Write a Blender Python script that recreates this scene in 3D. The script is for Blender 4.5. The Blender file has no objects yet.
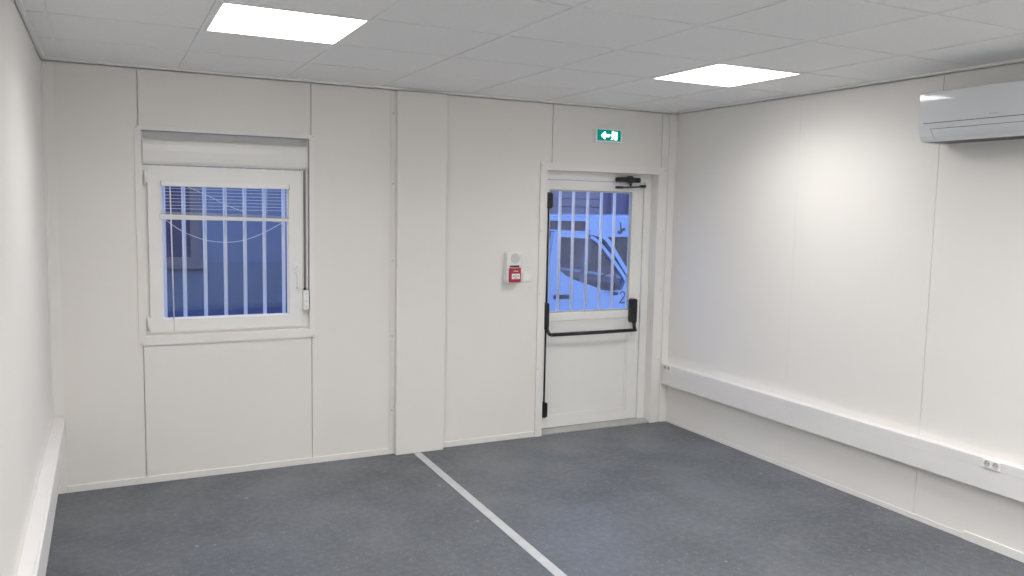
import bpy, bmesh, math, random
from mathutils import Vector, Matrix
S = bpy.context.scene
COL = S.collection
R = random.Random(7)
XL = .018                    # left wall plane
W, H = 4.245, 2.411          # room width (x) and ceiling height
YF = -8.6                    # wall behind the camera
X0, D1, T = 1.9076, 0.6093, 0.6   # ceiling grid origin / first row / module

# ------------------------------------------------------------------ materials
def mat(name, col, rough=.5, spec=.5, metal=0, noise=0, nscale=8, bump=0, bscale=200, coat=0):
    m = bpy.data.materials.new(name); m.use_nodes = True
    nt = m.node_tree; b = nt.nodes['Principled BSDF']
    b.inputs['Roughness'].default_value = rough
    b.inputs['Metallic'].default_value = metal
    b.inputs['Specular IOR Level'].default_value = spec
    b.inputs['Coat Weight'].default_value = coat
    tc = nt.nodes.new('ShaderNodeTexCoord')
    n = nt.nodes.new('ShaderNodeTexNoise'); n.inputs['Scale'].default_value = nscale
    n.inputs['Detail'].default_value = 4
    nt.links.new(tc.outputs['Object'], n.inputs['Vector'])
    r = nt.nodes.new('ShaderNodeValToRGB')
    k = noise
    r.color_ramp.elements[0].position = .3; r.color_ramp.elements[1].position = .7
    r.color_ramp.elements[0].color = (*[c*(1-k) for c in col], 1)
    r.color_ramp.elements[1].color = (*[min(1, c*(1+k)) for c in col], 1)
    nt.links.new(n.outputs['Fac'], r.inputs['Fac'])
    nt.links.new(r.outputs['Color'], b.inputs['Base Color'])
    if bump:
        n2 = nt.nodes.new('ShaderNodeTexNoise'); n2.inputs['Scale'].default_value = bscale
        nt.links.new(tc.outputs['Object'], n2.inputs['Vector'])
        bp = nt.nodes.new('ShaderNodeBump'); bp.inputs['Strength'].default_value = bump
        bp.inputs['Distance'].default_value = .002
        nt.links.new(n2.outputs['Fac'], bp.inputs['Height'])
        nt.links.new(bp.outputs['Normal'], b.inputs['Normal'])
    return m

def emit(name, col, strength):
    m = bpy.data.materials.new(name); m.use_nodes = True
    nt = m.node_tree; nt.nodes.clear()
    o = nt.nodes.new('ShaderNodeOutputMaterial'); e = nt.nodes.new('ShaderNodeEmission')
    e.inputs['Color'].default_value = (*col, 1); e.inputs['Strength'].default_value = strength
    nt.links.new(e.outputs[0], o.inputs[0]); return m

def glass(name, tint, refl=1.45, opacity=0, body=(.02, .02, .03)):
    m = bpy.data.materials.new(name); m.use_nodes = True
    nt = m.node_tree; nt.nodes.clear(); N = nt.nodes.new; L = nt.links.new
    o = N('ShaderNodeOutputMaterial'); t = N('ShaderNodeBsdfTransparent'); g = N('ShaderNodeBsdfGlossy')
    t.inputs['Color'].default_value = (*tint, 1); g.inputs['Roughness'].default_value = .02
    f = N('ShaderNodeFresnel'); geo = N('ShaderNodeNewGeometry'); io = N('ShaderNodeMapRange')
    io.inputs['To Min'].default_value = refl; io.inputs['To Max'].default_value = 1/refl      # thin pane: same index entering and leaving
    L(geo.outputs['Backfacing'], io.inputs['Value']); L(io.outputs['Result'], f.inputs['IOR'])
    base = t
    if opacity:
        d = N('ShaderNodeBsdfDiffuse'); d.inputs['Color'].default_value = (*body, 1)
        mx = N('ShaderNodeMixShader'); mx.inputs[0].default_value = opacity
        L(t.outputs[0], mx.inputs[1]); L(d.outputs[0], mx.inputs[2]); base = mx
    x = N('ShaderNodeMixShader'); L(f.outputs[0], x.inputs[0]); L(base.outputs[0], x.inputs[1]); L(g.outputs[0], x.inputs[2])
    L(x.outputs[0], o.inputs[0]); return m

def floor_mat():
    m = bpy.data.materials.new('speckled_vinyl'); m.use_nodes = True
    nt = m.node_tree; N = nt.nodes.new; L = nt.links.new
    b = nt.nodes['Principled BSDF']; b.inputs['Roughness'].default_value = .42
    b.inputs['Specular IOR Level'].default_value = .4
    tc = N('ShaderNodeTexCoord')
    def noise(s, d=3):
        n = N('ShaderNodeTexNoise'); n.inputs['Scale'].default_value = s; n.inputs['Detail'].default_value = d
        L(tc.outputs['Object'], n.inputs['Vector']); return n
    def ramp(src, p0, c0, p1, c1):
        r = N('ShaderNodeValToRGB'); e = r.color_ramp.elements
        e[0].position = p0; e[0].color = (*c0, 1); e[1].position = p1; e[1].color = (*c1, 1)
        L(src, r.inputs['Fac']); return r
    def mix(f, a, bb):
        x = N('ShaderNodeMix'); x.data_type = 'RGBA'
        if isinstance(f, float): x.inputs[0].default_value = f
        else: L(f, x.inputs[0])
        for s, i in ((a, 6), (bb, 7)):
            if isinstance(s, tuple): x.inputs[i].default_value = (*s, 1)
            else: L(s, x.inputs[i])
        return x.outputs[2]
    base = ramp(noise(1.1, 4).outputs['Fac'], .35, FLOOR_A, .65, FLOOR_B)
    mid = ramp(noise(26, 5).outputs['Fac'], .4, (0, 0, 0), .75, (.5, .5, .5))
    c = mix(mid.outputs['Color'], base.outputs['Color'], (.17, .20, .255))
    v = N('ShaderNodeTexVoronoi'); v.inputs['Scale'].default_value = 55
    L(tc.outputs['Object'], v.inputs['Vector'])
    pick = ramp(v.outputs['Color'], .60, (0, 0, 0), .63, (1, 1, 1))
    dot = ramp(v.outputs['Distance'], .14, (1, 1, 1), .26, (0, 0, 0))
    mul = N('ShaderNodeMath'); mul.operation = 'MULTIPLY'
    L(pick.outputs['Color'], mul.inputs[0]); L(dot.outputs['Color'], mul.inputs[1])
    m2 = N('ShaderNodeMath'); m2.operation = 'MULTIPLY'; m2.inputs[1].default_value = .42
    L(mul.outputs[0], m2.inputs[0])
    c = mix(m2.outputs[0], c, (.38, .41, .46))
    # scattered scuffs and pale spots
    sp = N('ShaderNodeTexVoronoi'); sp.inputs['Scale'].default_value = 4.4
    L(tc.outputs['Object'], sp.inputs['Vector'])
    spot = ramp(sp.outputs['Distance'], .02, (.6, .6, .6), .055, (0, 0, 0))
    c = mix(spot.outputs['Color'], c, (.45, .47, .50))
    L(c, b.inputs['Base Color'])
    rr = ramp(noise(3, 4).outputs['Fac'], .35, (.36,)*3, .7, (.52,)*3)
    L(rr.outputs['Color'], b.inputs['Roughness'])
    bp = N('ShaderNodeBump'); bp.inputs['Strength'].default_value = .12; bp.inputs['Distance'].default_value = .001
    L(noise(180, 2).outputs['Fac'], bp.inputs['Height']); L(bp.outputs['Normal'], b.inputs['Normal'])
    return m

FLOOR_A, FLOOR_B = (.084, .090, .098), (.128, .137, .151)
M = dict(
    wall=mat('wall_panel_white', (.825, .803, .772), .55, .15, noise=.012, nscale=1.2),
    trim=mat('lacquered_white_trim', (.84, .825, .80), .35, noise=.01),
    tile=mat('mineral_ceiling_tile', (.875, .875, .868), .9, .2, noise=.02, nscale=60, bump=.2, bscale=260),
    bar_t=mat('painted_tee_bar', (.86, .86, .855), .5, noise=.01),
    void=mat('light_stop_grey', (.25, .25, .25), .9),
    pvc=mat('white_pvc', (.86, .85, .83), .3, noise=.008),
    pvc2=mat('white_pvc_trunking', (.80, .785, .775), .35, noise=.015, nscale=5),
    ac=mat('glossy_white_plastic', (.72, .745, .765), .10, .6, noise=.005, coat=1),
    acdark=mat('dark_gap_plastic', (.08, .085, .09), .5),
    grey=mat('grey_plastic', (.45, .46, .47), .5, noise=.02),
    lgrey=mat('pale_grey_metal', (.58, .58, .57), .4, noise=.03, nscale=20),
    strap=mat('grey_webbing', (.22, .22, .23), .8, noise=.1, nscale=90),
    black=mat('satin_black', (.012, .012, .014), .32, noise=.1),
    red=mat('red_plastic', (.42, .014, .05), .3, noise=.04),
    white=mat('plain_white_plastic', (.88, .88, .87), .35, noise=.005),
    dark=mat('dark_print', (.05, .045, .05), .6),
    sill=mat('worn_grey_sill', (.42, .42, .41), .5, noise=.06, nscale=15),
    alu=mat('brushed_metal', (.62, .62, .62), .35, metal=.5, noise=.03),
    cord=mat('white_cord', (.85, .85, .88), .6),
    bars=mat('white_painted_steel', (.92, .92, .92), .4, noise=.01),
    tape=mat('pale_tape', (.52, .535, .55), .5, noise=.07, nscale=14),
    glass=glass('clear_pane', (.93, .94, .96)),
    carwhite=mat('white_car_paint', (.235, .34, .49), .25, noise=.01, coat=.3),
    carglass=glass('tinted_car_glass', (.62, .58, .60), opacity=.28, body=(.20, .15, .13)),
    cabglass=glass('light_tint_glass', (.80, .78, .80), opacity=.16, body=(.20, .15, .13)),
    darktint=glass('dark_tint_glass', (.3, .3, .32), opacity=.75, body=(.06, .05, .05)),
    rubber=mat('black_rubber', (.02, .02, .02), .8),
    seat=mat('grey_seat_fabric', (.13, .11, .11), .9, noise=.1, nscale=60),
    ground=mat('asphalt', (.16, .16, .17), .9, noise=.15, nscale=12, bump=.3),
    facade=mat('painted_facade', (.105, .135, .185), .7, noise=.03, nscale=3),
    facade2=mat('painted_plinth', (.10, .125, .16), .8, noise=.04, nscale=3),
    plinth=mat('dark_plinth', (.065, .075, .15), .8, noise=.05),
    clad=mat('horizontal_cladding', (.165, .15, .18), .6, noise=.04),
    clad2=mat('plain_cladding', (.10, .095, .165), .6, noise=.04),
    brown=mat('brown_window_surround', (.125, .105, .10), .6, noise=.06),
    darkglass=mat('dark_window_glass', (.035, .030, .06), .08, noise=.1, nscale=2),
    roof=mat('grey_roofing', (.2, .2, .2), .8),
    lamp=emit('led_diffuser', (1, .985, .965), 6.5),
    green=emit('lit_green', (.0, .22, .17), .9),
    glow=emit('lit_white_symbol', (.62, 1, .93), 3.2),
    floor=floor_mat(),
)

# ------------------------------------------------------------------ geometry helpers
def nb(): return bmesh.new()
def box(bm, x0, x1, y0, y1, z0, z1, bev=0, seg=2):
    if x1 < x0: x0, x1 = x1, x0
    if y1 < y0: y0, y1 = y1, y0
    if z1 < z0: z0, z1 = z1, z0
    v = [bm.verts.new((x, y, z)) for x in (x0, x1) for y in (y0, y1) for z in (z0, z1)]
    fs = [bm.faces.new([v[i] for i in f]) for f in ((0, 1, 3, 2), (4, 6, 7, 5), (0, 4, 5, 1), (2, 3, 7, 6), (0, 2, 6, 4), (1, 5, 7, 3))]
    if bev:
        es = list({e for f in fs for e in f.edges})
        bmesh.ops.bevel(bm, geom=es, offset=min(bev, .49*min(x1-x0, y1-y0, z1-z0)), segments=seg, affect='EDGES', profile=.5)
    return bm
def prism(bm, pts, axis, a, b, bev=0):
    """closed polygon pts in the two other axes, extruded along axis from a to b"""
    def P(p, t):
        if axis == 0: return (t, p[0], p[1])
        if axis == 1: return (p[0], t, p[1])
        return (p[0], p[1], t)
    A = [bm.verts.new(P(p, a)) for p in pts]; B = [bm.verts.new(P(p, b)) for p in pts]
    n = len(pts); fs = [bm.faces.new(A), bm.faces.new(B[::-1])]
    for i in range(n):
        fs.append(bm.faces.new((A[i], B[i], B[(i+1) % n], A[(i+1) % n])))
    if bev:
        es = list({e for f in fs[:2] for e in f.edges})
        bmesh.ops.bevel(bm, geom=es, offset=bev, segments=2, affect='EDGES', profile=.5)
    bmesh.ops.recalc_face_normals(bm, faces=bm.faces)
    return bm
def tube(bm, pts, r, n=10, caps=True):
    pts = [Vector(p) for p in pts]; rings = []
    for i, p in enumerate(pts):
        d = (pts[min(i+1, len(pts)-1)] - pts[max(i-1, 0)]).normalized()
        u = d.cross(Vector((0, 0, 1)))
        if u.length < .1: u = d.cross(Vector((0, 1, 0)))
        u.normalize(); w = d.cross(u)
        rr = r[i] if isinstance(r, (list, tuple)) else r
        rings.append([bm.verts.new(p + rr*(math.cos(2*math.pi*k/n)*u + math.sin(2*math.pi*k/n)*w)) for k in range(n)])
    for a, b in zip(rings, rings[1:]):
        for k in range(n):
            f = bm.faces.new((a[k], a[(k+1) % n], b[(k+1) % n], b[k])); f.smooth = True
    if caps: bm.faces.new(rings[0][::-1]); bm.faces.new(rings[-1])
    return bm
def ribbon(bm, pts, w, y0, y1):
    """strip of width w following pts (x,z), from depth y0 to y1"""
    n = len(pts); L, Rr = [], []
    for i in range(n):
        a = Vector(pts[max(i-1, 0)]); b = Vector(pts[min(i+1, n-1)])
        d = (b-a).normalized(); nn = Vector((-d.y, d.x))*w/2; p = Vector(pts[i])
        L.append(p+nn); Rr.append(p-nn)
    for i in range(n-1):
        q = [L[i], L[i+1], Rr[i+1], Rr[i]]
        prism(bm, [tuple(v) for v in q], 1, y0, y1)
    return bm
def curve(pts, k=8):
    """Catmull-Rom through pts"""
    P = [Vector(p) for p in pts]; out = []
    for i in range(len(P)-1):
        p0, p1, p2, p3 = P[max(i-1, 0)], P[i], P[i+1], P[min(i+2, len(P)-1)]
        for j in range(k):
            t = j/k
            out.append(.5*((2*p1)+(p2-p0)*t+(2*p0-5*p1+4*p2-p3)*t*t+(3*p1-p0-3*p2+p3)*t**3))
    out.append(P[-1]); return [tuple(v) for v in out]
def disc(bm, c, axis, r, t, n=28, bev=0):
    pts = [(c[0]+r*math.cos(2*math.pi*k/n), c[1]+r*math.sin(2*math.pi*k/n)) for k in range(n)]
    return prism(bm, pts, axis, t[0], t[1], bev)
def ring_frame(bm, o, i, y0, y1, bev=0):
    """rectangular frame in x-z: outer (x0,x1,z0,z1) minus inner"""
    O = [(o[0], o[2]), (o[1], o[2]), (o[1], o[3]), (o[0], o[3])]
    I = [(i[0], i[2]), (i[1], i[2]), (i[1], i[3]), (i[0], i[3])]
    for k in range(4):
        if k == 0 and i[2] <= o[2]: continue
        m = (k+1) % 4
        prism(bm, [O[k], O[m], I[m], I[k]], 1, y0, y1)
    return bm
ORG = {}
def obj(name, bm, m, parent=None, origin=None):
    org = Vector(ORG[parent.name]) if parent else Vector(origin or (0, 0, 0))
    bmesh.ops.translate(bm, verts=bm.verts, vec=-org)
    me = bpy.data.meshes.new(name); bm.to_mesh(me); bm.free()
    for k in (m if isinstance(m, list) else [m]): me.materials.append(k)
    o = bpy.data.objects.new(name, me); COL.objects.link(o)
    if parent: o.parent = parent
    else: o.location = org
    ORG[o.name] = tuple(org); return o
def thing(name, label, cat, loc, group=None):
    o = bpy.data.objects.new(name, None); COL.objects.link(o); o.location = loc
    o.empty_display_size = .05
    o['label'] = label; o['category'] = cat
    if group: o['group'] = group
    ORG[o.name] = tuple(loc); return o
def tag(o, label, cat, group=None):
    o['label'] = label; o['category'] = cat
    if group: o['group'] = group
    return o
def struct(name, bm, m, origin=None):
    o = obj(name, bm, m, None, origin); o['kind'] = 'structure'; return o
def struct_root(name, loc):
    o = bpy.data.objects.new(name, None); COL.objects.link(o); o.location = loc; o['kind'] = 'structure'
    o.empty_display_size = .05; ORG[o.name] = tuple(loc); return o
def copy_tree(o, parent=None):
    c = o.copy(); COL.objects.link(c); c.parent = parent
    for ch in list(o.children): copy_tree(ch, c)
    ORG[c.name] = ORG.get(o.name, (0, 0, 0))
    return c

# ------------------------------------------------------------------ room shell
def rects(u0, u1, v0, v1, hole):
    """(u0,u1,v0,v1) minus a hole, as rectangles"""
    if not hole: return [(u0, u1, v0, v1)]
    h0, h1, k0, k1 = hole
    h0, h1, k0, k1 = max(h0, u0), min(h1, u1), max(k0, v0), min(k1, v1)
    if h0 >= h1 or k0 >= k1: return [(u0, u1, v0, v1)]
    out = [(u0, h0, v0, v1), (h1, u1, v0, v1), (h0, h1, v0, k0), (h0, h1, k1, v1)]
    return [r for r in out if r[1]-r[0] > 1e-4 and r[3]-r[2] > 1e-4]
WIN = (.497, 1.446, .868, 2.062)
DOOR = (3.125, 4.094, -.01, 1.935)
bm = nb()
seams = [XL, .485, 1.458, 2.17, 3.165, 4.12, W]
G = .0025
for a, b in zip(seams, seams[1:]):
    hole = WIN if b < 2 else DOOR
    for r in rects(a+(G if a > XL else 0), b-(G if b < W else 0), 0, H+.08, hole):
        box(bm, r[0], r[1], 0, .02, r[2], min(r[3], H-.0175))
rest = [q for q in rects(-.1, 2.2, -.2, H+.08, WIN)] + [q for q in rects(2.2, W+.1, -.2, H+.08, DOOR)]
for r in rest: box(bm, r[0], r[1], .02, .13, r[2], r[3])
struct('wall_back', bm, M['wall'])
def side_wall(name, xin, sgn, seams):
    bm = nb()
    for (a, g0), (b, g1) in zip(seams, seams[1:]):
        box(bm, xin, xin+sgn*.02, a+g0, b-g1, 0, H-.0175)
    box(bm, xin+sgn*.02, xin+sgn*.1, YF-.1, .02, -.2, H+.08)
    struct(name, bm, M['wall'])
side_wall('wall_right', W, 1, [(YF, 0), (-7.14, G), (-6.165, G), (-5.19, G), (-4.21, G), (-3.225, G), (-2.24, .0016), (-1.265, .0005), (0, 0)])
side_wall('wall_left', XL, -1, [(YF, 0), (-7.2, G), (-6.24, G), (-5.26, G), (-4.28, .001), (-2.8, .0005), (-1.34, .0004), (0, 0)])
struct('wall_front', box(nb(), -.1, W+.1, YF-.1, YF, -.2, H+.08), M['wall'])
struct('floor', box(nb(), XL, W, YF, 0, -.18, 0), M['floor'])
# a bit of the floor build-up under the door
# ceiling: tiles + tee grid; light cells left out
LIGHTS = [(-2, 2), (2, 2), (-2, 6), (2, 6), (-2, 10), (2, 10), (0, 6), (0, 10)]       # (column, row) cells, those past the first two unseen: x from X0+.6*c, y from -(D1+.6*(row-1))
cols = [XL] + [X0+T*k for k in range(-3, 4)] + [W]
rows = [0.0] + [-(D1+T*k) for k in range(0, 14)] + [YF]
rows = [r for r in rows if r >= YF]
bm = nb()
for a, b in zip(cols, cols[1:]):
    for c, d in zip(rows, rows[1:]):
        if any(abs(a-(X0+T*lc)) < .01 and abs(c+(D1+T*(lr-1))) < .01 for lc, lr in LIGHTS): continue
        g = .009
        box(bm, a+g, b-g, d+g, c-g, H+.003, H+.018)
ceil = struct('ceiling', bm, M['tile'], (W/2, YF/2, H))
bm = nb()
tw = .0075
for x in cols[1:-1]: box(bm, x-tw, x+tw, YF, 0, H, H+.03)
for i, y in enumerate(rows[1:-1]):
    for a, b in zip(cols, cols[1:]): box(bm, a+tw, b-tw, y-tw, y+tw, H, H+.03)
obj('tee_grid', bm, M['bar_t'], ceil)
obj('light_stop_plate', box(nb(), -.1, W+.1, YF-.1, .13, H+.08, H+.16), M['void'], ceil)  # unseen plate added above the tiles to stop sky light leaking in
# perimeter angle under the ceiling, set against the walls
bm = nb()
d, g, z0, z1 = .021, .0012, H-.0115, H+.0025
box(bm, XL+g, W-g, -d, -g, z0, z1)
box(bm, XL+g, XL+d, YF, -d, z0, z1); box(bm, W-d, W-g, YF, -d, z0, z1)
struct('trim_1', bm, M['bar_t'])
# vertical corner profiles
def corner(name, x, s):
    pts = [(x, 0), (x, -.055), (x+s*.0035, -.055), (x+s*.004, -.012), (x+s*.012, -.004), (x+s*.055, -.0035), (x+s*.055, 0)]
    pts = [(p[0]+s*.0004, p[1]-.0004) for p in pts]
    if s < 0: pts = [(x-.0006, -.0006), (x-.0006, -.012), (x-.006, -.014), (x-.060, -.011), (x-.062, -.0006)]
    bm = prism(nb(), pts, 2, .0, H-.019)
    return struct(name, bm, M['trim'])
corner('trim_2', XL, 1); corner('trim_3', W, -1)
# boxed pillar cover, with side flange and screws
bm = box(nb(), 2.003, 2.343, -.048, -.0006, 0, H-.019, .003)
pil = struct('trim_4', bm, M['wall'], (2.17, -.02, 0))
bm = nb(); box(bm, 1.968, 2.0025, -.006, -.0006, 0, H-.019, .001)
obj('flange', bm, M['trim'], pil)
bm = nb()
for z in (.3, .8, 1.3, 1.8, 2.25): disc(bm, (1.985, z), 1, .006, (-.009, -.006), 12)
obj('screws', bm, M['lgrey'], pil)
# baseboards
bm = nb()
for a, b in ((XL+.057, 1.967), (2.345, 3.07)): box(bm, a, b, -.007, -.0006, 0, .040, .002)
struct('baseboard_back', bm, M['trim'])
bm = nb()
for a, b in ((-2.53, -.016), (YF, -2.534)): box(bm, W-(.0035 if b > -1 else .008), W-.0006, a, b, 0, .030 if b > -1 else .045, .001)
struct('baseboard_right', bm, M['trim'])
struct('baseboard_left', box(nb(), XL+.0006, XL+.011, YF, -.057, 0, .042, .003), M['trim'])

# ------------------------------------------------------------------ window
w1 = struct_root('window_1', (.97, 0, .85))
bm = ring_frame(nb(), (.464, 1.477, .822, 2.080), (.499, 1.444, .872, 2.057), -.011, -.0006, .002)
wt = obj('surround', bm, M['trim'], w1)
bm = nb()
for x, z in ((.473, .832), (1.468, .832), (.473, 2.07), (1.468, 2.07)): disc(bm, (x, z), 1, .0045, (-.013, -.011), 10)
obj('screws', bm, M['lgrey'], wt)
bm = ring_frame(nb(), (.4985, 1.4445, .8695, 1.862), (.56, 1.372, .93, 1.80), .035, .10, .004)
# liner boards of the reveal
box(bm, .4985, 1.4445, -.0005, .034, .8695, .8745)
fr = obj('window_frame', bm, M['pvc'], w1)
GL = (.596, 1.323, .966, 1.760)
bm = ring_frame(nb(), (.527, 1.402, .893, 1.843), GL, .012, .034, .0035)
bm2 = ring_frame(bm, (GL[0]-.004, GL[1]+.004, GL[2]-.004, GL[3]+.004), (GL[0]+.008, GL[1]-.008, GL[2]+.008, GL[3]-.008), .036, .048, .003)
sa = obj('sash', bm, M['pvc'], w1)
obj('pane', box(nb(), GL[0]-.004, GL[1]+.004, .0485, .0525, GL[2]-.004, GL[3]+.004), M['glass'], sa)
bm = nb(); box(bm, .652, .655, .0105, .0125, .8935, .963)
obj('joint', bm, M['grey'], sa)
for z in (1.79, .945):
    bm = tube(nb(), [(.518, .008, z-.04), (.518, .008, z+.04)], .008, 12)
    box(bm, .519, .531, .0, .012, z-.03, z+.03, .002)
    obj('hinge', bm, M['pvc'], w1)
bm = box(nb(), 1.353, 1.378, .004, .012, 1.225, 1.29, .004)
box(bm, 1.360, 1.371, -.02, .004, 1.258, 1.274, .003)
tube(bm, curve([(1.3655, -.022, 1.275), (1.3655, -.030, 1.262), (1.3655, -.033, 1.22), (1.3655, -.030, 1.175), (1.3655, -.022, 1.148), (1.3655, -.012, 1.14)]), [.0075]*6+[.008]*29+[.007]*6, 12)
obj('handle', bm, M['white'], w1)
# roller shutter housing above the sash, with belt and winder
rs = thing('roller_shutter', 'white roller shutter housing with grey pull belt above the window sash', 'shutter', (.97, .05, 1.862))
prof = [(.115, 1.866), (.03, 1.866), (.020, 1.870), (.008, 1.885), (.002, 1.91), (-.001, 1.945), (.001, 1.98), (.008, 2.000), (.022, 2.010), (.115, 2.010)]
obj('housing', prism(nb(), prof, 0, .507, 1.434), M['pvc'], rs)
bm = nb(); box(bm, .507, 1.436, .045, .11, 2.0105, 2.0555); box(bm, .507, 1.436, .038, .0445, 2.026, 2.034, .001)
obj('top_rail', bm, M['lgrey'], rs)
for x in (.5005, 1.4355): obj('end_cap', box(nb(), x, x+.005, .004, .11, 1.866, 2.05, .002), M['pvc'], rs)
obj('belt', box(nb(), 1.412, 1.424, .020, .0225, 1.12, 1.864), M['strap'], rs)
obj('belt_guide', box(nb(), 1.403, 1.4095, .006, .0335, 1.13, 1.865, .001), M['pvc'], rs)
obj('belt_guide', box(nb(), 1.4265, 1.4345, .004, .0335, 1.13, 1.865, .001), M['pvc'], rs)
bm = box(nb(), 1.4035, 1.4385, -.014, .0335, .995, 1.118, .006)
wn = obj('winder', bm, M['white'], rs)
obj('slot', box(nb(), 1.412, 1.430, -.0155, -.0135, 1.050, 1.053), M['grey'], wn)
for z in (1.015, 1.098): obj('screw', disc(nb(), (1.421, z), 1, .004, (-.0165, -.014), 10), M['grey'], wn)
obj('belt_inlet', box(nb(), 1.411, 1.425, .0115, .019, 1.1185, 1.135, .001), M['black'], rs)

# mini blind inside the sash rebate
bl = thing('mini_blind', 'white mini venetian blind pulled up at the top of the window pane', 'blind', (.96, .03, 1.76))
obj('headrail', box(nb(), .600, 1.321, -.004, .030, 1.744, 1.770, .002), M['white'], bl)
for x in (.596, 1.3205): obj('end_cap', box(nb(), x, x+.0045, -.006, .031, 1.741, 1.773, .001), M['grey'], bl)
nsl = 7
for i in range(nsl):
    z = 1.732 - i*.0195
    bm = nb()
    dz = .004*i/nsl
    for k in range(4):
        y0, y1 = .014+.0035*k, .014+.0035*(k+1); f = lambda y: .0012*(1-((y-.021)/.007)**2)
        a = [bm.verts.new(p) for p in ((.604, y0, z+f(y0)), (1.316, y0, z-dz+f(y0)), (1.316, y1, z-dz+f(y1)), (.604, y1, z+f(y1)))]
        bm.faces.new(a)
    bmesh.ops.remove_doubles(bm, verts=bm.verts, dist=1e-5)
    bmesh.ops.solidify(bm, geom=bm.faces[:], thickness=.0006)
    obj('slat', bm, M['white'], bl)
pts = [(.588, 1.582), (1.320, 1.563), (1.320, 1.546), (.588, 1.552)]
obj('bottom_rail', prism(nb(), pts, 1, .000, .030, .002), M['pvc2'], bl)
bm = nb()
for k in range(4):
    z = 1.598 - k*.0042
    prism(bm, [(.592, z), (1.318, z-.0195), (1.318, z-.0207), (.592, z-.0012)], 1, .004, .028)
obj('stacked_slats', bm, M['lgrey'], bl)
bm = nb()
tube(bm, curve([(.612, .003, 1.556), (.70, .002, 1.489), (.82, .001, 1.437), (.94, .001, 1.420), (1.06, .001, 1.434), (1.18, .002, 1.483), (1.282, .003, 1.541)], 6), .0016, 6)
tube(bm, curve([(.74, .005, 1.744), (.86, .004, 1.69), (.97, .003, 1.635), (1.065, .003, 1.60)], 6), .0014, 6)
tube(bm, [(1.21, .003, 1.548), (1.282, .003, 1.541)], .0014, 6)
obj('pull_cord', bm, M['cord'], bl)
tube_bm = tube(nb(), [(1.283, .002, 1.541), (1.286, .002, 1.47), (1.284, .002, 1.42), (1.286, .002, 1.36)], [.0016, .0016, .004, .002], 8)
obj('tassel', tube_bm, M['cord'], bl)
obj('tilt_wand', tube(nb(), [(.646, .004, 1.742), (.653, .000, .968)], .0035, 8), M['cord'], bl)
for x in (.715, 1.19):
    obj('ladder_cord', tube(nb(), [(x, .010, 1.744), (x, .008, 1.59)], .0011, 6), M['cord'], bl)

# security bars outside the window
def grille(label, xs, z0, z1, y, x0, x1, name='window_grille'):
    g = thing(name, label, 'window bars', ((x0+x1)/2, y, z0))
    for x in xs:
        bm = tube(nb(), [(x, y, z0+.0155), (x, y, z1-.0155)], .0115, 14)
        obj('bar', bm, M['bars'], g)
    for z in (z0, z1):
        obj('rail', box(nb(), x0, x1, y-.012, y+.012, z-.015, z+.015, .003), M['bars'], g)
    return g
grille('upright white steel bars outside the window with the blind', [.619, .731, .850, .968, 1.085, 1.203, 1.322], .895, 1.93, .185, .50, 1.44)

# ------------------------------------------------------------------ door
d1 = struct_root('door_1', (3.6, .1, 0))
bm = ring_frame(nb(), (3.071, 4.165, .0, 1.985), (3.127, 4.092, -.001, 1.933), -.012, -.0006, .002)
tr = obj('door_trim', bm, M['trim'], d1)
bm = nb()
for x in (3.083, 4.152):
    for z in (.05, .5, 1.05, 1.5, 1.965): disc(bm, (x, z), 1, .0045, (-.014, -.012), 10)
obj('screws', bm, M['lgrey'], tr)
bm = nb()
box(bm, 3.1255, 3.160, .075, .128, .0, 1.9345, .003); box(bm, 4.030, 4.0935, .075, .128, .0, 1.9345, .003); box(bm, 3.160, 4.030, .075, .128, 1.872, 1.9345, .003)
obj('door_frame', bm, M['pvc'], d1)
bm = nb()
prism(bm, [(-.0, .0005), (-.0, .006), (.06, .022), (.128, .022), (.128, .0005)], 0, 3.128, 4.0925)
obj('threshold', bm, M['sill'], d1)
DG = (3.212, 3.915, .902, 1.787)
LX0, LX1, LZ0, LZ1 = 3.163, 4.026, .026, 1.868
bm = nb()
ring_frame(bm, (LX0, LX1, LZ0, LZ1), (DG[0]-.012, DG[1]+.012, .10, DG[3]+.012), .088, .132, .004)
box(bm, DG[0]-.012, DG[1]+.012, .088, .132, .828, DG[2]-.012, .004)
leaf = obj('leaf', bm, M['pvc'], d1)
bm = ring_frame(nb(), (DG[0]-.012, DG[1]+.012, DG[2]-.012, DG[3]+.012), DG, .092, .104, .003)
obj('glazing_bead', bm, M['grey'], leaf)
obj('pane', box(nb(), DG[0]-.01, DG[1]+.01, .106, .110, DG[2]-.01, DG[3]+.01), M['glass'], leaf)
bm = box(nb(), DG[0]-.011, DG[1]+.011, .1, .12, .101, .827)
ring_frame(bm, (DG[0]-.011, DG[1]+.011, .101, .827), (DG[0]+.006, DG[1]-.006, .118, .81), .094, .0995, .002)
obj('lower_panel', bm, M['pvc'], leaf)
grille('upright white steel bars outside the glazed exit door', [3.346, 3.462, 3.588, 3.710, 3.829], .875, 1.83, .185, 3.18, 3.99, 'door_grille')

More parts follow.
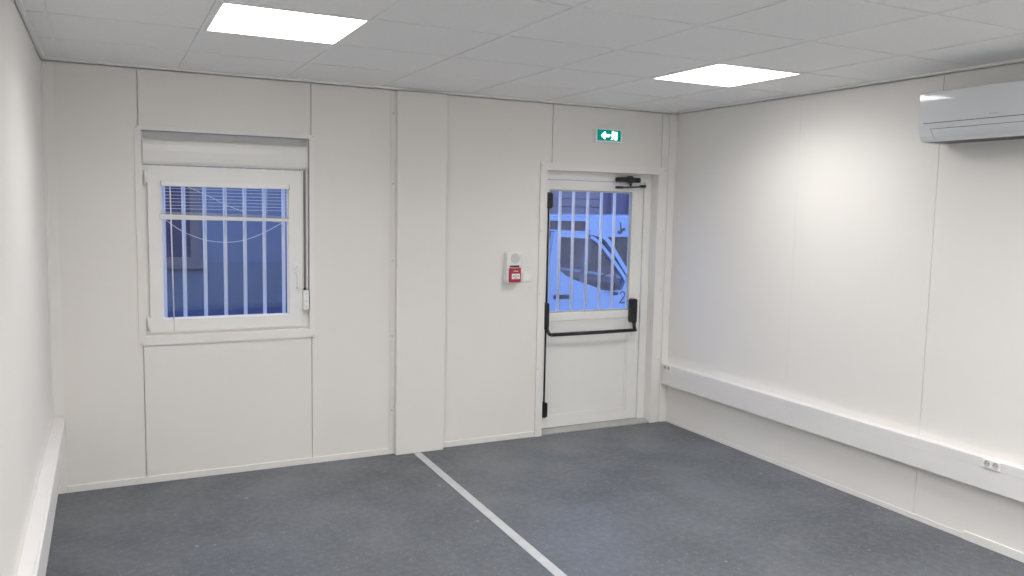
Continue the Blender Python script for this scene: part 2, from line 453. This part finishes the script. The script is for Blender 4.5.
# panic hardware on the leaf
pb = thing('panic_bar', 'black panic bar with vertical bolt rod on the white exit door', 'panic bar', (3.57, .05, .75))
def case(name, x0, x1, z0, z1, y0, y1, parent=pb):
    n = 10; w = (x1-x0)/2; cx = (x0+x1)/2
    pts = [(cx+w*math.cos(a), z1-w*.6+w*.6*math.sin(a)) for a in [math.pi*k/n for k in range(n+1)]]
    pts += [(cx+w*math.cos(a), z0+w*.6+w*.6*math.sin(a)) for a in [math.pi+math.pi*k/n for k in range(n+1)]]
    return obj(name, prism(nb(), pts, 1, y0, y1, .004), M['black'], parent)
case('top_latch', 3.158, 3.208, 1.660, 1.777, .045, .0875)
case('bottom_latch', 3.160, 3.205, .115, .232, .045, .0875)
case('hinge_case', 3.155, 3.198, .775, .975, .04, .0875)
case('lock_case', 3.922, 3.972, .79, .982, .035, .0875)
bm = tube(nb(), [(3.184, .066, .225), (3.184, .066, .78)], .0065, 10); tube(bm, [(3.184, .066, .97), (3.184, .066, 1.68)], .0065, 10)
obj('bolt_rod', bm, M['black'], pb)
bm = tube(nb(), curve([(3.178, .038, .79), (3.180, .024, .765), (3.190, .014, .745), (3.215, .012, .741)], 6), .0125, 12)
obj('arm', bm, M['black'], pb)
bm = tube(nb(), [(3.945, .036, .80), (3.942, .03, .77), (3.938, .016, .748)], .014, 12)
obj('arm', bm, M['black'], pb)
obj('push_bar', tube(nb(), [(3.205, .012, .741), (3.949, .012, .741)], .0135, 14), M['black'], pb)
# overhead closer
dc = thing('door_closer', 'black overhead door closer at the top right of the exit door', 'door closer', (3.87, .06, 1.88))
bm = box(nb(), 3.750, 3.965, .028, .0745, 1.868, 1.905, .014, 3)
disc(bm, (3.87, 1.888), 1, .029, (.0275, .07), 24, .004)
obj('body', bm, M['black'], dc)
bm = tube(nb(), [(3.868, .05, 1.868), (3.882, .045, 1.843)], .010, 10)
obj('spindle', bm, M['black'], dc)
bm = nb(); tube(bm, [(3.775, .05, 1.829), (3.83, .048, 1.830), (3.90, .046, 1.834), (4.0, .05, 1.840)], [.006, .006, .006, .006], 10)
box(bm, 3.765, 3.812, .040, .0865, 1.820, 1.838, .004); box(bm, 3.978, 4.015, .036, .0745, 1.832, 1.852, .004)
obj('arm', bm, M['black'], dc)

# ------------------------------------------------------------------ exit sign
ex = thing('exit_sign', 'small lit green emergency exit sign on the wall above the door', 'exit sign', (3.61, 0, 2.145))
ES = (3.503, 3.727, 2.150, 2.248)
bm = ring_frame(nb(), ES, (ES[0]+.009, ES[1]-.009, ES[2]+.010, ES[3]-.010), -.042, -.0006, .003)
box(bm, ES[0]+.008, ES[1]-.008, -.012, -.001, ES[2]+.009, ES[3]-.009)
obj('housing', bm, M['white'], ex)
obj('sign_face', box(nb(), ES[0]+.0092, ES[1]-.0092, -.036, -.013, ES[2]+.0102, ES[3]-.0102), M['green'], ex)
bm = nb(); ya, yb = -.0385, -.0362
def pp(pts): prism(bm, [(ES[0]+p[0]*.222, ES[2]+p[1]*.095) for p in pts], 1, ya, yb)
pp([(.20, .50), (.33, .77), (.37, .77), (.37, .60), (.53, .60), (.53, .40), (.37, .40), (.37, .23), (.33, .23)])     # arrow to the left
pp([(.71, .20), (.83, .20), (.83, .80), (.71, .80)])                                                                # doorway
pp([(.60, .62), (.66, .66), (.70, .52), (.70, .40), (.64, .36)])                                                    # running figure
pp([(.64, .40), (.69, .42), (.64, .20), (.58, .20)]); pp([(.57, .56), (.60, .62), (.64, .52), (.60, .46)])
hx, hz = ES[0]+.655*.222, ES[2]+.76*.095
disc(bm, (hx, hz), 1, .0085, (ya, yb), 14)
obj('pictogram', bm, M['glow'], ex)

# ------------------------------------------------------------------ fire alarm + switch
fa = thing('fire_alarm', 'white fire alarm sounder with red manual call point beside the door', 'fire alarm', (2.86, 0, 1.13))
obj('housing', box(nb(), 2.800, 2.915, -.052, -.0, 1.134, 1.352, .012, 4), M['white'], fa)
bm = disc(nb(), (2.863, 1.308), 1, .036, (-.0545, -.052), 32, .001)
for k in range(3):
    r = .012+.009*k; n = 28
    for j in range(n):
        a0, a1 = 2*math.pi*j/n, 2*math.pi*(j+.6)/n
        q = [(2.863+rr*math.cos(a), 1.308+rr*math.sin(a)) for rr, a in ((r, a0), (r+.003, a0), (r+.003, a1), (r, a1))]
        prism(bm, q, 1, -.0553, -.0545)
obj('grille', bm, mat('pale_grille', (.66, .66, .66), .6), fa)
cp = obj('call_point', box(nb(), 2.814, 2.900, -.074, -.0522, 1.142, 1.243, .004), M['red'], fa)
obj('plate', box(nb(), 2.826, 2.889, -.0755, -.0742, 1.165, 1.203, .001), M['white'], cp)
bm = nb()
n = 20
for j in range(n):
    a0, a1 = 2*math.pi*j/n, 2*math.pi*(j+1)/n
    prism(bm, [(2.8575+r*math.cos(a), 1.186+r*math.sin(a)) for r, a in ((.008, a0), (.0105, a0), (.0105, a1), (.008, a1))], 1, -.0762, -.0755)
for s in (-1, 1):
    prism(bm, [(2.8575+s*.024, 1.191), (2.8575+s*.013, 1.186), (2.8575+s*.024, 1.181)], 1, -.0762, -.0755)
box(bm, 2.840, 2.875, -.0762, -.0755, 1.168, 1.1705)
obj('symbol', bm, M['dark'], cp)
bm = nb()
for k, (a, b) in enumerate(((2.840, 2.847), (2.850, 2.856), (2.859, 2.866), (2.869, 2.875))): box(bm, a, b, -.0752, -.074, 1.217, 1.222+.002*(k % 2))
obj('lettering_strip', bm, M['white'], cp)
obj('name_strip', box(nb(), 2.820, 2.893, -.056, -.0522, 1.2475, 1.259, .001), M['dark'], fa)
sw = thing('light_switch', 'square white light switch on the wall right of the fire alarm', 'switch', (2.975, 0, 1.17))
obj('plate', box(nb(), 2.940, 3.006, -.010, -.0006, 1.137, 1.208, .004, 3), M['white'], sw)
obj('rocker', prism(nb(), [(-.0102, 1.152), (-.0135, 1.152), (-.0115, 1.193), (-.0102, 1.193)], 0, 2.953, 2.993), M['white'], sw)

# ------------------------------------------------------------------ air conditioner
acn = thing('air_conditioner', 'white wall mounted air conditioner high on the right wall', 'air conditioner', (W, -2.65, 2.02))
ya, yb = -3.05, -2.262
def ACP(pts): return [(W-d, z-.007 if z > 2.132 else 2.125-(2.132-z)*.86) for d, z in pts]
def prism_xz(bm, pts, y0, y1, bev=0): return prism(bm, pts, 1, y0, y1, bev)
n = 14
PF = [(0, 2.288), (.196, 2.288), (.2005, 2.2865), (.2025, 2.283)]
PF += [(.2045-.085*max(0, z-2.16)**2, z) for z in [2.278-(2.278-2.15)*k/n for k in range(n+1)]]
PB = [(.2045, 2.132), (.2035, 2.115), (.2005, 2.100), (.1955, 2.080), (.187, 2.056), (.176, 2.037), (.165, 2.027), (.12, 2.0225)]
bez = .026
prof_all = PF + PB + [(.05, 2.022), (0, 2.028)]
core = [(d-.006 if d > .1 else d, min(z, 2.283) if z > 2.2 else max(z, 2.028)) for d, z in prof_all]
obj('body', prism_xz(nb(), ACP(core), ya+bez+.0005, yb-bez-.0005), M['acdark'], acn)
for a, b in ((ya, ya+bez), (yb-bez, yb)):
    obj('end_bezel', prism_xz(nb(), ACP(prof_all), a, b), M['ac'], acn)
SH = 1
def shell(outer, t=.0055):
    """thin shell following the outer profile"""
    return outer + [(d-t, z) for d, z in outer[::-1]]
fp_prof = PF[1:] + [(.2045, 2.134)]
inner = [(.196, 2.2835)] + [(d-.0055, z) for d, z in PF[4:]] + [(.199, 2.134)]
bm = prism_xz(nb(), ACP(fp_prof + inner[::-1]), ya+bez, yb-bez)
for fc in bm.faces: fc.smooth = len(fc.verts) == 4
fp = obj('front_panel', bm, M['ac'], acn)
for e in fp.data.edges: e.use_edge_sharp = False
fp.data.set_sharp_from_angle(angle=math.radians(20))
bm = nb(); box(bm, W-.2054, W-.2044, -2.636, -2.645, 2.1415, 2.1475)
for k in range(5): box(bm, W-.2054, W-.2044, -2.650-.0068*k, -2.6545-.0068*k, 2.1425, 2.1465+.001*(k % 2))
obj('emblem', bm, M['grey'], fp)
obj('lower_band', prism_xz(nb(), ACP(shell([(.2045, 2.1305), (.2037, 2.118), (.2003, 2.0996)])), ya+bez, yb-bez), M['ac'], acn)
fl = [(.2003, 2.0995), (.1955, 2.080), (.187, 2.056), (.176, 2.037), (.166, 2.0275)]
bm = prism_xz(nb(), ACP(shell([(.1998, 2.0968)]+fl[1:], .005)), ya+.068, yb-.068)
for v in bm.verts:          # slanted ends
    k = (2.097-v.co.z)/.06*.018
    v.co.y += k if v.co.y < (ya+yb)/2 else -k
obj('flap', bm, M['ac'], acn)
for a, b in ((ya+bez, ya+.0655), (yb-.0655, yb-bez)):
    bm = prism_xz(nb(), ACP(shell(fl, .005)), a, b)
    for v in bm.verts:
        k = (2.097-v.co.z)/.06*.018
        if abs(v.co.y-(ya+.0655)) < 1e-4: v.co.y += k
        if abs(v.co.y-(yb-.0655)) < 1e-4: v.co.y -= k
    obj('side_cheek', bm, M['ac'], acn)
obj('back_shell', prism_xz(nb(), ACP([(0, 2.2881), (.19, 2.2881), (.19, 2.2835), (0, 2.2835)]), ya+bez, yb-bez), M['ac'], acn)

# ------------------------------------------------------------------ cable trunking and sockets
def trunk(label, xw, s, y0, y1, z0, z1):
    g = thing('cable_trunking', label, 'cable trunking', (xw, (y0+y1)/2, z0), 'white cable trunkings along the side walls')
    X = lambda d: xw+s*(.0006+d)
    obj('channel', box(nb(), X(0), X(.050), y0, y1, z0, z1, .002), M['pvc2'], g)
    bm = nb()
    zm = z1-.048
    box(bm, X(.0502), X(.060), y0+.0015, y1-.0015, z0+.001, zm-.0002, .0006)
    obj('cover', bm, M['pvc2'], g)
    bm = box(nb(), X(.0502), X(.060), y0+.0015, y1-.0015, zm+.0002, z1, .0012)
    obj('upper_cover', bm, M['pvc2'], g)
    obj('end_cap', box(nb(), X(0), X(.0605), y1+.0003, y1+.005, z0-.0005, z1+.0005, .0015), M['pvc2'], g)
    return g
trunk('long white cable trunking along the right wall below the air conditioner', W, -1, YF+.02, -.019, .311, .468)
trunk('white cable trunking along the left wall at the left edge of the view', XL, 1, YF+.02, -.060, .302, .452)
def socket(label, y, z):
    xs = W-.0606-.0004
    s = thing('power_socket', label, 'socket', (xs, y, z), 'double sockets on the right trunking')
    obj('plate', box(nb(), xs, xs-.006, y-.046, y+.046, z-.0225, z+.0225, .003), M['white'], s)
    for k in (-1, 1):
        yc = y+k*.0215
        bm = disc(nb(), (yc, z+.002), 0, .0165, (xs-.0072, xs-.006), 24)
        o = obj('outlet', bm, M['lgrey'], s)
        bm = nb()
        for dy, dz, r in ((-.007, 0, .0028), (.007, 0, .0028)): disc(bm, (yc+dy, z+.002+dz), 0, r, (xs-.0078, xs-.0072), 12)
        tube(bm, [(xs-.0072, yc, z+.012), (xs-.013, yc, z+.012)], .0022, 8)
        obj('contacts', bm, M['black'], o)
socket('white double socket on the right trunking near the right edge of the view', -2.69, .4455)
socket('white double socket at the corner end of the right trunking by the door', -.092, .4455)

# ------------------------------------------------------------------ ceiling lights
LAMP_W, SPREAD = 6.5, 150
def light(cell, label):
    c, r = cell
    x0, y1 = X0+T*c, -(D1+T*(r-1)); x1, y0 = x0+T, y1-T
    t = thing('ceiling_light', label, 'ceiling light', ((x0+x1)/2, (y0+y1)/2, H), 'square led panels in the ceiling')
    g = .0085
    bm = nb(); f = .012
    box(bm, x0+g, x0+g+f, y0+g, y1-g, H-.003, H+.02, .001); box(bm, x1-g-f, x1-g, y0+g, y1-g, H-.003, H+.02, .001)
    box(bm, x0+g+f, x1-g-f, y0+g, y0+g+f, H-.003, H+.02, .001); box(bm, x0+g+f, x1-g-f, y1-g-f, y1-g, H-.003, H+.02, .001)
    obj('frame', bm, M['white'], t)
    k = g+f+.0005
    obj('diffuser', box(nb(), x0+k, x1-k, y0+k, y1-k, H-.0015, H+.015), M['lamp'], t)
    ld = bpy.data.lights.new('led_array', 'AREA'); ld.shape = 'SQUARE'; ld.size = x1-x0-2*k
    ld.color = (1, .985, .965); ld.energy = LAMP_W; ld.spread = math.radians(SPREAD)
    lo = bpy.data.objects.new('led_array', ld); COL.objects.link(lo); lo.parent = t; lo.location = (0, 0, -.003)
    return t
rear, REAR_W = None, 12  # unseen rear panels, added and run brighter to lighten the back wall
l0 = light(LIGHTS[0], 'bright square ceiling light panel above the window, the left one')
for cell, lab in zip(LIGHTS[1:], ('bright square ceiling light panel near the right wall, on the exit sign side',
                                  'guessed, unseen square ceiling light panel in the rear half of the room on the left',
                                  'guessed, unseen square ceiling light panel in the rear half of the room on the right',
                                  'added, unseen square ceiling light panel by the rear wall of the room on the left',
                                  'added, unseen square ceiling light panel by the rear wall of the room on the right',
                                  'added, unseen square ceiling light panel in the rear half of the room in the middle',
                                  'added, unseen square ceiling light panel by the rear wall of the room in the middle')):
    o = copy_tree(l0); o['label'] = lab
    o.location = (X0+T*cell[0]+T/2, -(D1+T*(cell[1]-1))-T/2, H)
    if cell[1] > 2:
        lo = [c for c in o.children if c.type == 'LIGHT'][0]
        if rear is None: rear = lo.data.copy(); rear.energy = REAR_W
        lo.data = rear

# ------------------------------------------------------------------ floor tape
bm = prism(nb(), [(2.124, -.050), (2.176, -.050), (2.176-.0174*8.4, YF+.02), (2.124-.0174*8.4, YF+.02)], 2, .0003, .0022)
tag(obj('floor_tape', bm, M['tape'], None, (2.144, -3, 0)), 'pale straight tape line on the blue-grey floor starting at the pillar', 'tape')

# ------------------------------------------------------------------ outside
GZ = -.45
bm = box(nb(), -14, 22, .14, 30, GZ-.2, GZ)
o = struct('ground', bm, M['ground'])
BY = 7.0
bd = thing('building', 'blue-lit building across the yard seen through the window and door', 'building', (4.5, BY+2, GZ))
BT = 3.1
def bx(name, m, *a, parent=bd, bev=0): return obj(name, box(nb(), *a, bev), M[m], parent)
bx('wall', 'facade', -6, 5.9, BY, BY+4, .815, BT)
bx('lower_wall', 'facade2', -6, 5.9, BY-.03, BY+4, .15, .8145)
bx('plinth', 'plinth', -6, 5.9, BY-.06, BY+4, GZ+.001, .1495)
bm = nb(); z = .16
while z < BT-.05:
    prism(bm, [(BY+.02, z), (BY-.012, z+.004), (BY, z+.135), (BY+.02, z+.139)], 0, 5.92, 8.05); z += .14
box(bm, 5.92, 8.05, BY+.02, BY+4, GZ+.001, BT)
obj('cladding', bm, M['clad'], bd)
bm = box(nb(), 8.052, 15, BY, BY+4, GZ+.001, BT)
for x in (8.25, 8.62): tube(bm, [(x, BY-.05, 1.2), (x, BY-.05, 1.95)], .02, 8)
obj('side_wall', bm, M['clad2'], bd)
bx('roof', 'roof', -6.3, 15.3, BY-.3, BY+4.3, BT+.001, BT+.15)
f = obj('window', ring_frame(nb(), (.40, 1.48, .82, 2.3), (.47, 1.36, .89, 2.22), BY-.045, BY-.001, .004), M['brown'], bd)
bm = box(nb(), .4705, 1.3595, BY-.02, BY-.005, .8905, 2.2195)
obj('window_glass', bm, M['darkglass'], f)
bm = nb(); box(bm, 0.97, 1.04, BY-.035, BY-.0205, .8905, 2.2195)
obj('mullion', bm, M['brown'], f)
obj('window_sill', box(nb(), .30, 1.54, BY-.12, BY-.031, .735, .8195, .006), M['brown'], bd)

# small white utility truck parked right behind the door; near side at y = CY
CY = 1.5; CD = 1.45
car = thing('utility_truck', 'small white truck cab parked right outside the exit door', 'truck', (4.5, CY+.7, GZ))
belt = [(4.115, 1.085), (4.18, 1.035), (4.27, .995), (4.36, .965), (4.45, .938), (4.54, .905), (4.62, .882), (4.70, .872), (4.82, .880)]
low = [(3.965, -.12), (3.965, 1.06)] + belt + [(4.875, 1.0), (4.91, 1.01), (5.12, .93), (5.30, .80), (5.36, .55), (5.36, -.12)]
for y0, y1 in ((CY, CY+.06), (CY+CD-.06, CY+CD)):
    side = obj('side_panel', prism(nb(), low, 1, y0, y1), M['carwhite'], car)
    yy = y0-.012 if y0 == CY else y1
    obj('door_handle', box(nb(), 4.055, 4.225, yy, yy+.012, .815, .853, .005), M['dark'], side)
    bm = nb(); prism(bm, [(3.985, 1.05), (4.045, 1.445), (4.118, 1.445), (4.116, 1.05)], 1, y0-.003, y1+.003); ribbon(bm, [(4.10, 1.425), (4.44, 1.405)], .05, y0, y1-.005)
    ribbon(bm, curve([(4.42, 1.405), (4.50, 1.375), (4.60, 1.29), (4.72, 1.16), (4.835, 1.02), (4.87, .96)], 4), .032, y0, y1-.01)
    obj('door_frame', bm, M['carwhite'], car)
    bm = nb(); ribbon(bm, curve([(4.44, 1.44), (4.57, 1.41), (4.66, 1.345), (4.76, 1.21), (4.90, 1.02)], 4), .04, y0+.002, y1)
    obj('windscreen_pillar', bm, M['carwhite'], car)
    g = [(4.10, 1.09)] + belt[1:] + [(4.80, 1.06), (4.60, 1.28), (4.50, 1.365), (4.42, 1.395), (4.10, 1.415)]
    yg = (y0+.03) if y0 == CY else (y1-.03)
    obj('side_window', prism(nb(), g, 1, yg-.002, yg+.002), M['cabglass' if y0 == CY else 'darktint'], car)
bm = nb(); prism(bm, [(4.05, 1.452), (4.08, 1.459), (4.40, 1.452), (4.56, 1.428), (4.55, 1.418), (4.40, 1.437), (4.06, 1.445)], 1, CY+.01, CY+CD-.01)
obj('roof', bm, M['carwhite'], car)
prismw = prism(nb(), [(4.58, 1.41), (4.91, 1.02), (4.90, 1.01), (4.57, 1.40)], 1, CY+.065, CY+CD-.065)
obj('windscreen', prismw, M['carglass'], car)
bm = prism(nb(), [(4.90, .98), (5.12, .915), (5.30, .785), (5.355, .55), (5.355, -.12), (5.25, -.12), (5.25, .6), (5.0, .85), (4.88, .92)], 1, CY+.061, CY+CD-.061)
obj('bonnet', bm, M['carwhite'], car)
bm = nb(); box(bm, 3.97, 4.0, CY+.061, CY+CD-.061, -.12, .9); box(bm, 3.99, 5.24, CY+.061, CY+CD-.061, -.12, -.08)
obj('cab_shell', bm, M['dark'], car)
for a in (CY+.12, CY+.80):
    bm = nb(); box(bm, 4.12, 4.56, a, a+.48, .36, .52, .05, 3); prism(bm, [(4.08, .50), (4.20, .50), (4.12, 1.12), (4.02, 1.12)], 1, a+.02, a+.46, .02)
    obj('seat', bm, M['seat'], car)
bm = nb(); ribbon(bm, [(4.395, .94), (4.415, 1.1), (4.455, 1.39)], .075, CY+.045, CY+.055)
obj('inner_pillar', bm, M['carwhite'], car)
bm = nb(); tube(bm, [(4.86+.16*math.cos(t)*.35, CY+.36+.17*math.sin(t), .86+.16*math.cos(t)) for t in [2*math.pi*k/24 for k in range(25)]], .014, 8)
obj('steering_wheel', bm, M['rubber'], car)
bm = tube(nb(), curve([(4.705, CY-.02, .885), (4.70, CY-.05, .93), (4.70, CY-.06, .965)], 4), .010, 8)
box(bm, 4.655, 4.715, CY-.10, CY-.05, .842, .876, .012)
obj('wing_mirror', bm, M['dark'], car)
bm = nb(); box(bm, 2.35, 3.94, CY, CY+CD, .12, .20, .01)
for y in (CY, CY+CD-.03): box(bm, 2.35, 3.94, y, y+.03, .2, .52, .006)
box(bm, 2.35, 2.38, CY+.031, CY+CD-.031, .2, .52, .006)
obj('flatbed', bm, M['carwhite'], car)
box_bm = box(nb(), 2.5, 5.2, CY+.45, CY+CD-.45, -.12, .10)
obj('chassis', box_bm, M['dark'], car)
for x in (2.85, 4.98):
    for y in (CY-.005, CY+CD-.165):
        wv = obj('wheel', disc(nb(), (x, GZ+.27), 1, .27, (y, y+.17), 32, .02), M['rubber'], car)
        obj('hub', disc(nb(), (x, GZ+.27), 1, .15, ((y-.008, y-.0005) if y < CY+.5 else (y+.1705, y+.178)), 24, .003), M['alu'], wv)
# dark numeral 2 on the front wing
bm = nb()
cx, cz = 4.826, .805
two = curve([(cx-.028, cz+.035), (cx-.016, cz+.055), (cx+.008, cz+.058), (cx+.026, cz+.04), (cx+.018, cz+.008), (cx-.03, cz-.05)], 6) + [(cx+.032, cz-.05)]
ribbon(bm, two, .012, CY-.003, CY-.0005)
obj('numeral', bm, M['dark'], car)

# white van behind the truck
VY, VD = 3.8, 1.75
van = thing('van', 'white van parked beyond the small truck in the yard', 'van', (6, VY+.9, GZ))
bm = nb()
for y0, y1 in ((VY, VY+.08), (VY+VD-.08, VY+VD)):
    prism(bm, [(4.15, -.15), (4.15, .9), (8.6, .95), (9.3, .75), (9.3, -.15)], 1, y0, y1, .01)
box(bm, 4.15, 4.22, VY+.081, VY+VD-.081, -.15, .9); box(bm, 9.23, 9.3, VY+.081, VY+VD-.081, -.15, .74); box(bm, 4.23, 9.22, VY+.081, VY+VD-.081, -.15, -.1)
prism(bm, [(8.62, .944), (9.295, .746), (9.29, .70), (8.6, .90)], 1, VY+.081, VY+VD-.081)
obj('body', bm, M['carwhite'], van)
for y0, y1 in ((VY, VY+.06), (VY+VD-.06, VY+VD)):
    bm = nb()
    prism(bm, [(5.16, 1.30), (5.235, 1.574), (7.6, 1.574), (7.85, 1.33)], 1, y0, y1, .008)
    ribbon(bm, [(5.17, 1.31), (5.08, .9)], .09, y0, y1); ribbon(bm, [(7.83, 1.34), (8.45, .94)], .09, y0, y1); ribbon(bm, [(6.5, 1.30), (6.5, .92)], .1, y0, y1); ribbon(bm, [(4.22, .9), (4.26, 1.50)], .07, y0, y1)
    box(bm, 4.22, 5.22, y0, y1, 1.505, 1.562, .01)
    obj('window_frame', bm, M['carwhite'], van)
obj('roof', prism(nb(), [(4.22, 1.563), (4.3, 1.585), (7.55, 1.60), (7.62, 1.5745), (4.22, 1.5625)], 1, VY+.01, VY+VD-.01), M['carwhite'], van)
for y in (VY+.03, VY+VD-.03):
    bm = nb(); prism(bm, [(4.27, .901), (4.30, 1.504), (5.19, 1.504), (5.10, .901)], 1, y-.002, y+.002); prism(bm, [(5.14, .91), (5.21, 1.30), (7.80, 1.33), (8.40, .94)], 1, y-.0019, y+.0021)
    obj('side_glazing', bm, M['carglass'], van)
bm = prism(nb(), [(7.88, 1.34), (8.50, .95), (8.49, .94), (7.87, 1.33)], 1, VY+.085, VY+VD-.085)
obj('windscreen', bm, M['carglass'], van)
obj('rear_window', prism(nb(), [(4.225, .901), (4.265, 1.50), (4.255, 1.50), (4.215, .901)], 1, VY+.085, VY+VD-.085), M['carglass'], van)
for x in (4.7, 6.3):
    for k in (0, 1): obj('seat', prism(nb(), [(x, .45), (x+.12, .45), (x+.04, 1.2), (x-.08, 1.2)], 1, VY+.2+.75*k, VY+.75+.75*k, .03), M['seat'], van)
for x in (5.0, 8.35):
    for y in (VY-.005, VY+VD-.185):
        wv = obj('wheel', disc(nb(), (x, GZ+.31), 1, .31, (y, y+.19), 32, .02), M['rubber'], van)
        obj('hub', disc(nb(), (x, GZ+.31), 1, .17, ((y-.008, y-.0005) if y < VY+.5 else (y+.1905, y+.198)), 24, .003), M['alu'], wv)
bm = nb()
ribbon(bm, curve([(5.70, 1.50), (5.72, 1.44), (5.71, 1.40)], 4), .016, VY-.004, VY-.0005)
ribbon(bm, curve([(5.67, 1.38), (5.71, 1.365), (5.74, 1.40), (5.785, 1.415)], 4), .034, VY-.004, VY-.0005)
obj('side_emblem', bm, M['dark'], van)
van.location.x += .62

# ------------------------------------------------------------------ dusk sky
wd = bpy.data.worlds.new('dusk'); S.world = wd; wd.use_nodes = True
nt = wd.node_tree; nt.nodes.clear(); N = nt.nodes.new
out = N('ShaderNodeOutputWorld'); bg = N('ShaderNodeBackground'); tc = N('ShaderNodeTexCoord'); sx = N('ShaderNodeSeparateXYZ'); rp = N('ShaderNodeValToRGB')
nt.links.new(tc.outputs['Generated'], sx.inputs[0]); nt.links.new(sx.outputs['Z'], rp.inputs['Fac'])
rp.color_ramp.elements[0].color = (.40, .53, .95, 1); rp.color_ramp.elements[1].color = (.27, .42, .93, 1)
nt.links.new(rp.outputs['Color'], bg.inputs['Color']); bg.inputs['Strength'].default_value = 2.3
nt.links.new(bg.outputs[0], out.inputs[0])

# ------------------------------------------------------------------ camera
r = Vector((0.89521029, -0.44519769, 0.01993881)); u = Vector((0.02563964, 0.09612084, 0.99503939)); f = Vector((0.44490577, 0.89025828, -0.09746307))
cam = bpy.data.cameras.new('camera'); co = bpy.data.objects.new('camera', cam); COL.objects.link(co)
co.matrix_world = Matrix(((r.x, u.x, -f.x, 0.30237706), (r.y, u.y, -f.y, -5.13203455), (r.z, u.z, -f.z, 1.65738755), (0, 0, 0, 1)))
cam.sensor_fit = 'HORIZONTAL'; cam.sensor_width = 36; cam.lens = 28.68535; cam.clip_start = .02; cam.clip_end = 200
S.camera = co
vs = S.view_settings
vs.view_transform = 'Standard'; vs.look = 'None'; vs.exposure = .37; vs.gamma = 1; vs.use_curve_mapping = False
S.cycles.max_bounces = 16; S.cycles.diffuse_bounces = 10; S.cycles.transparent_max_bounces = 16
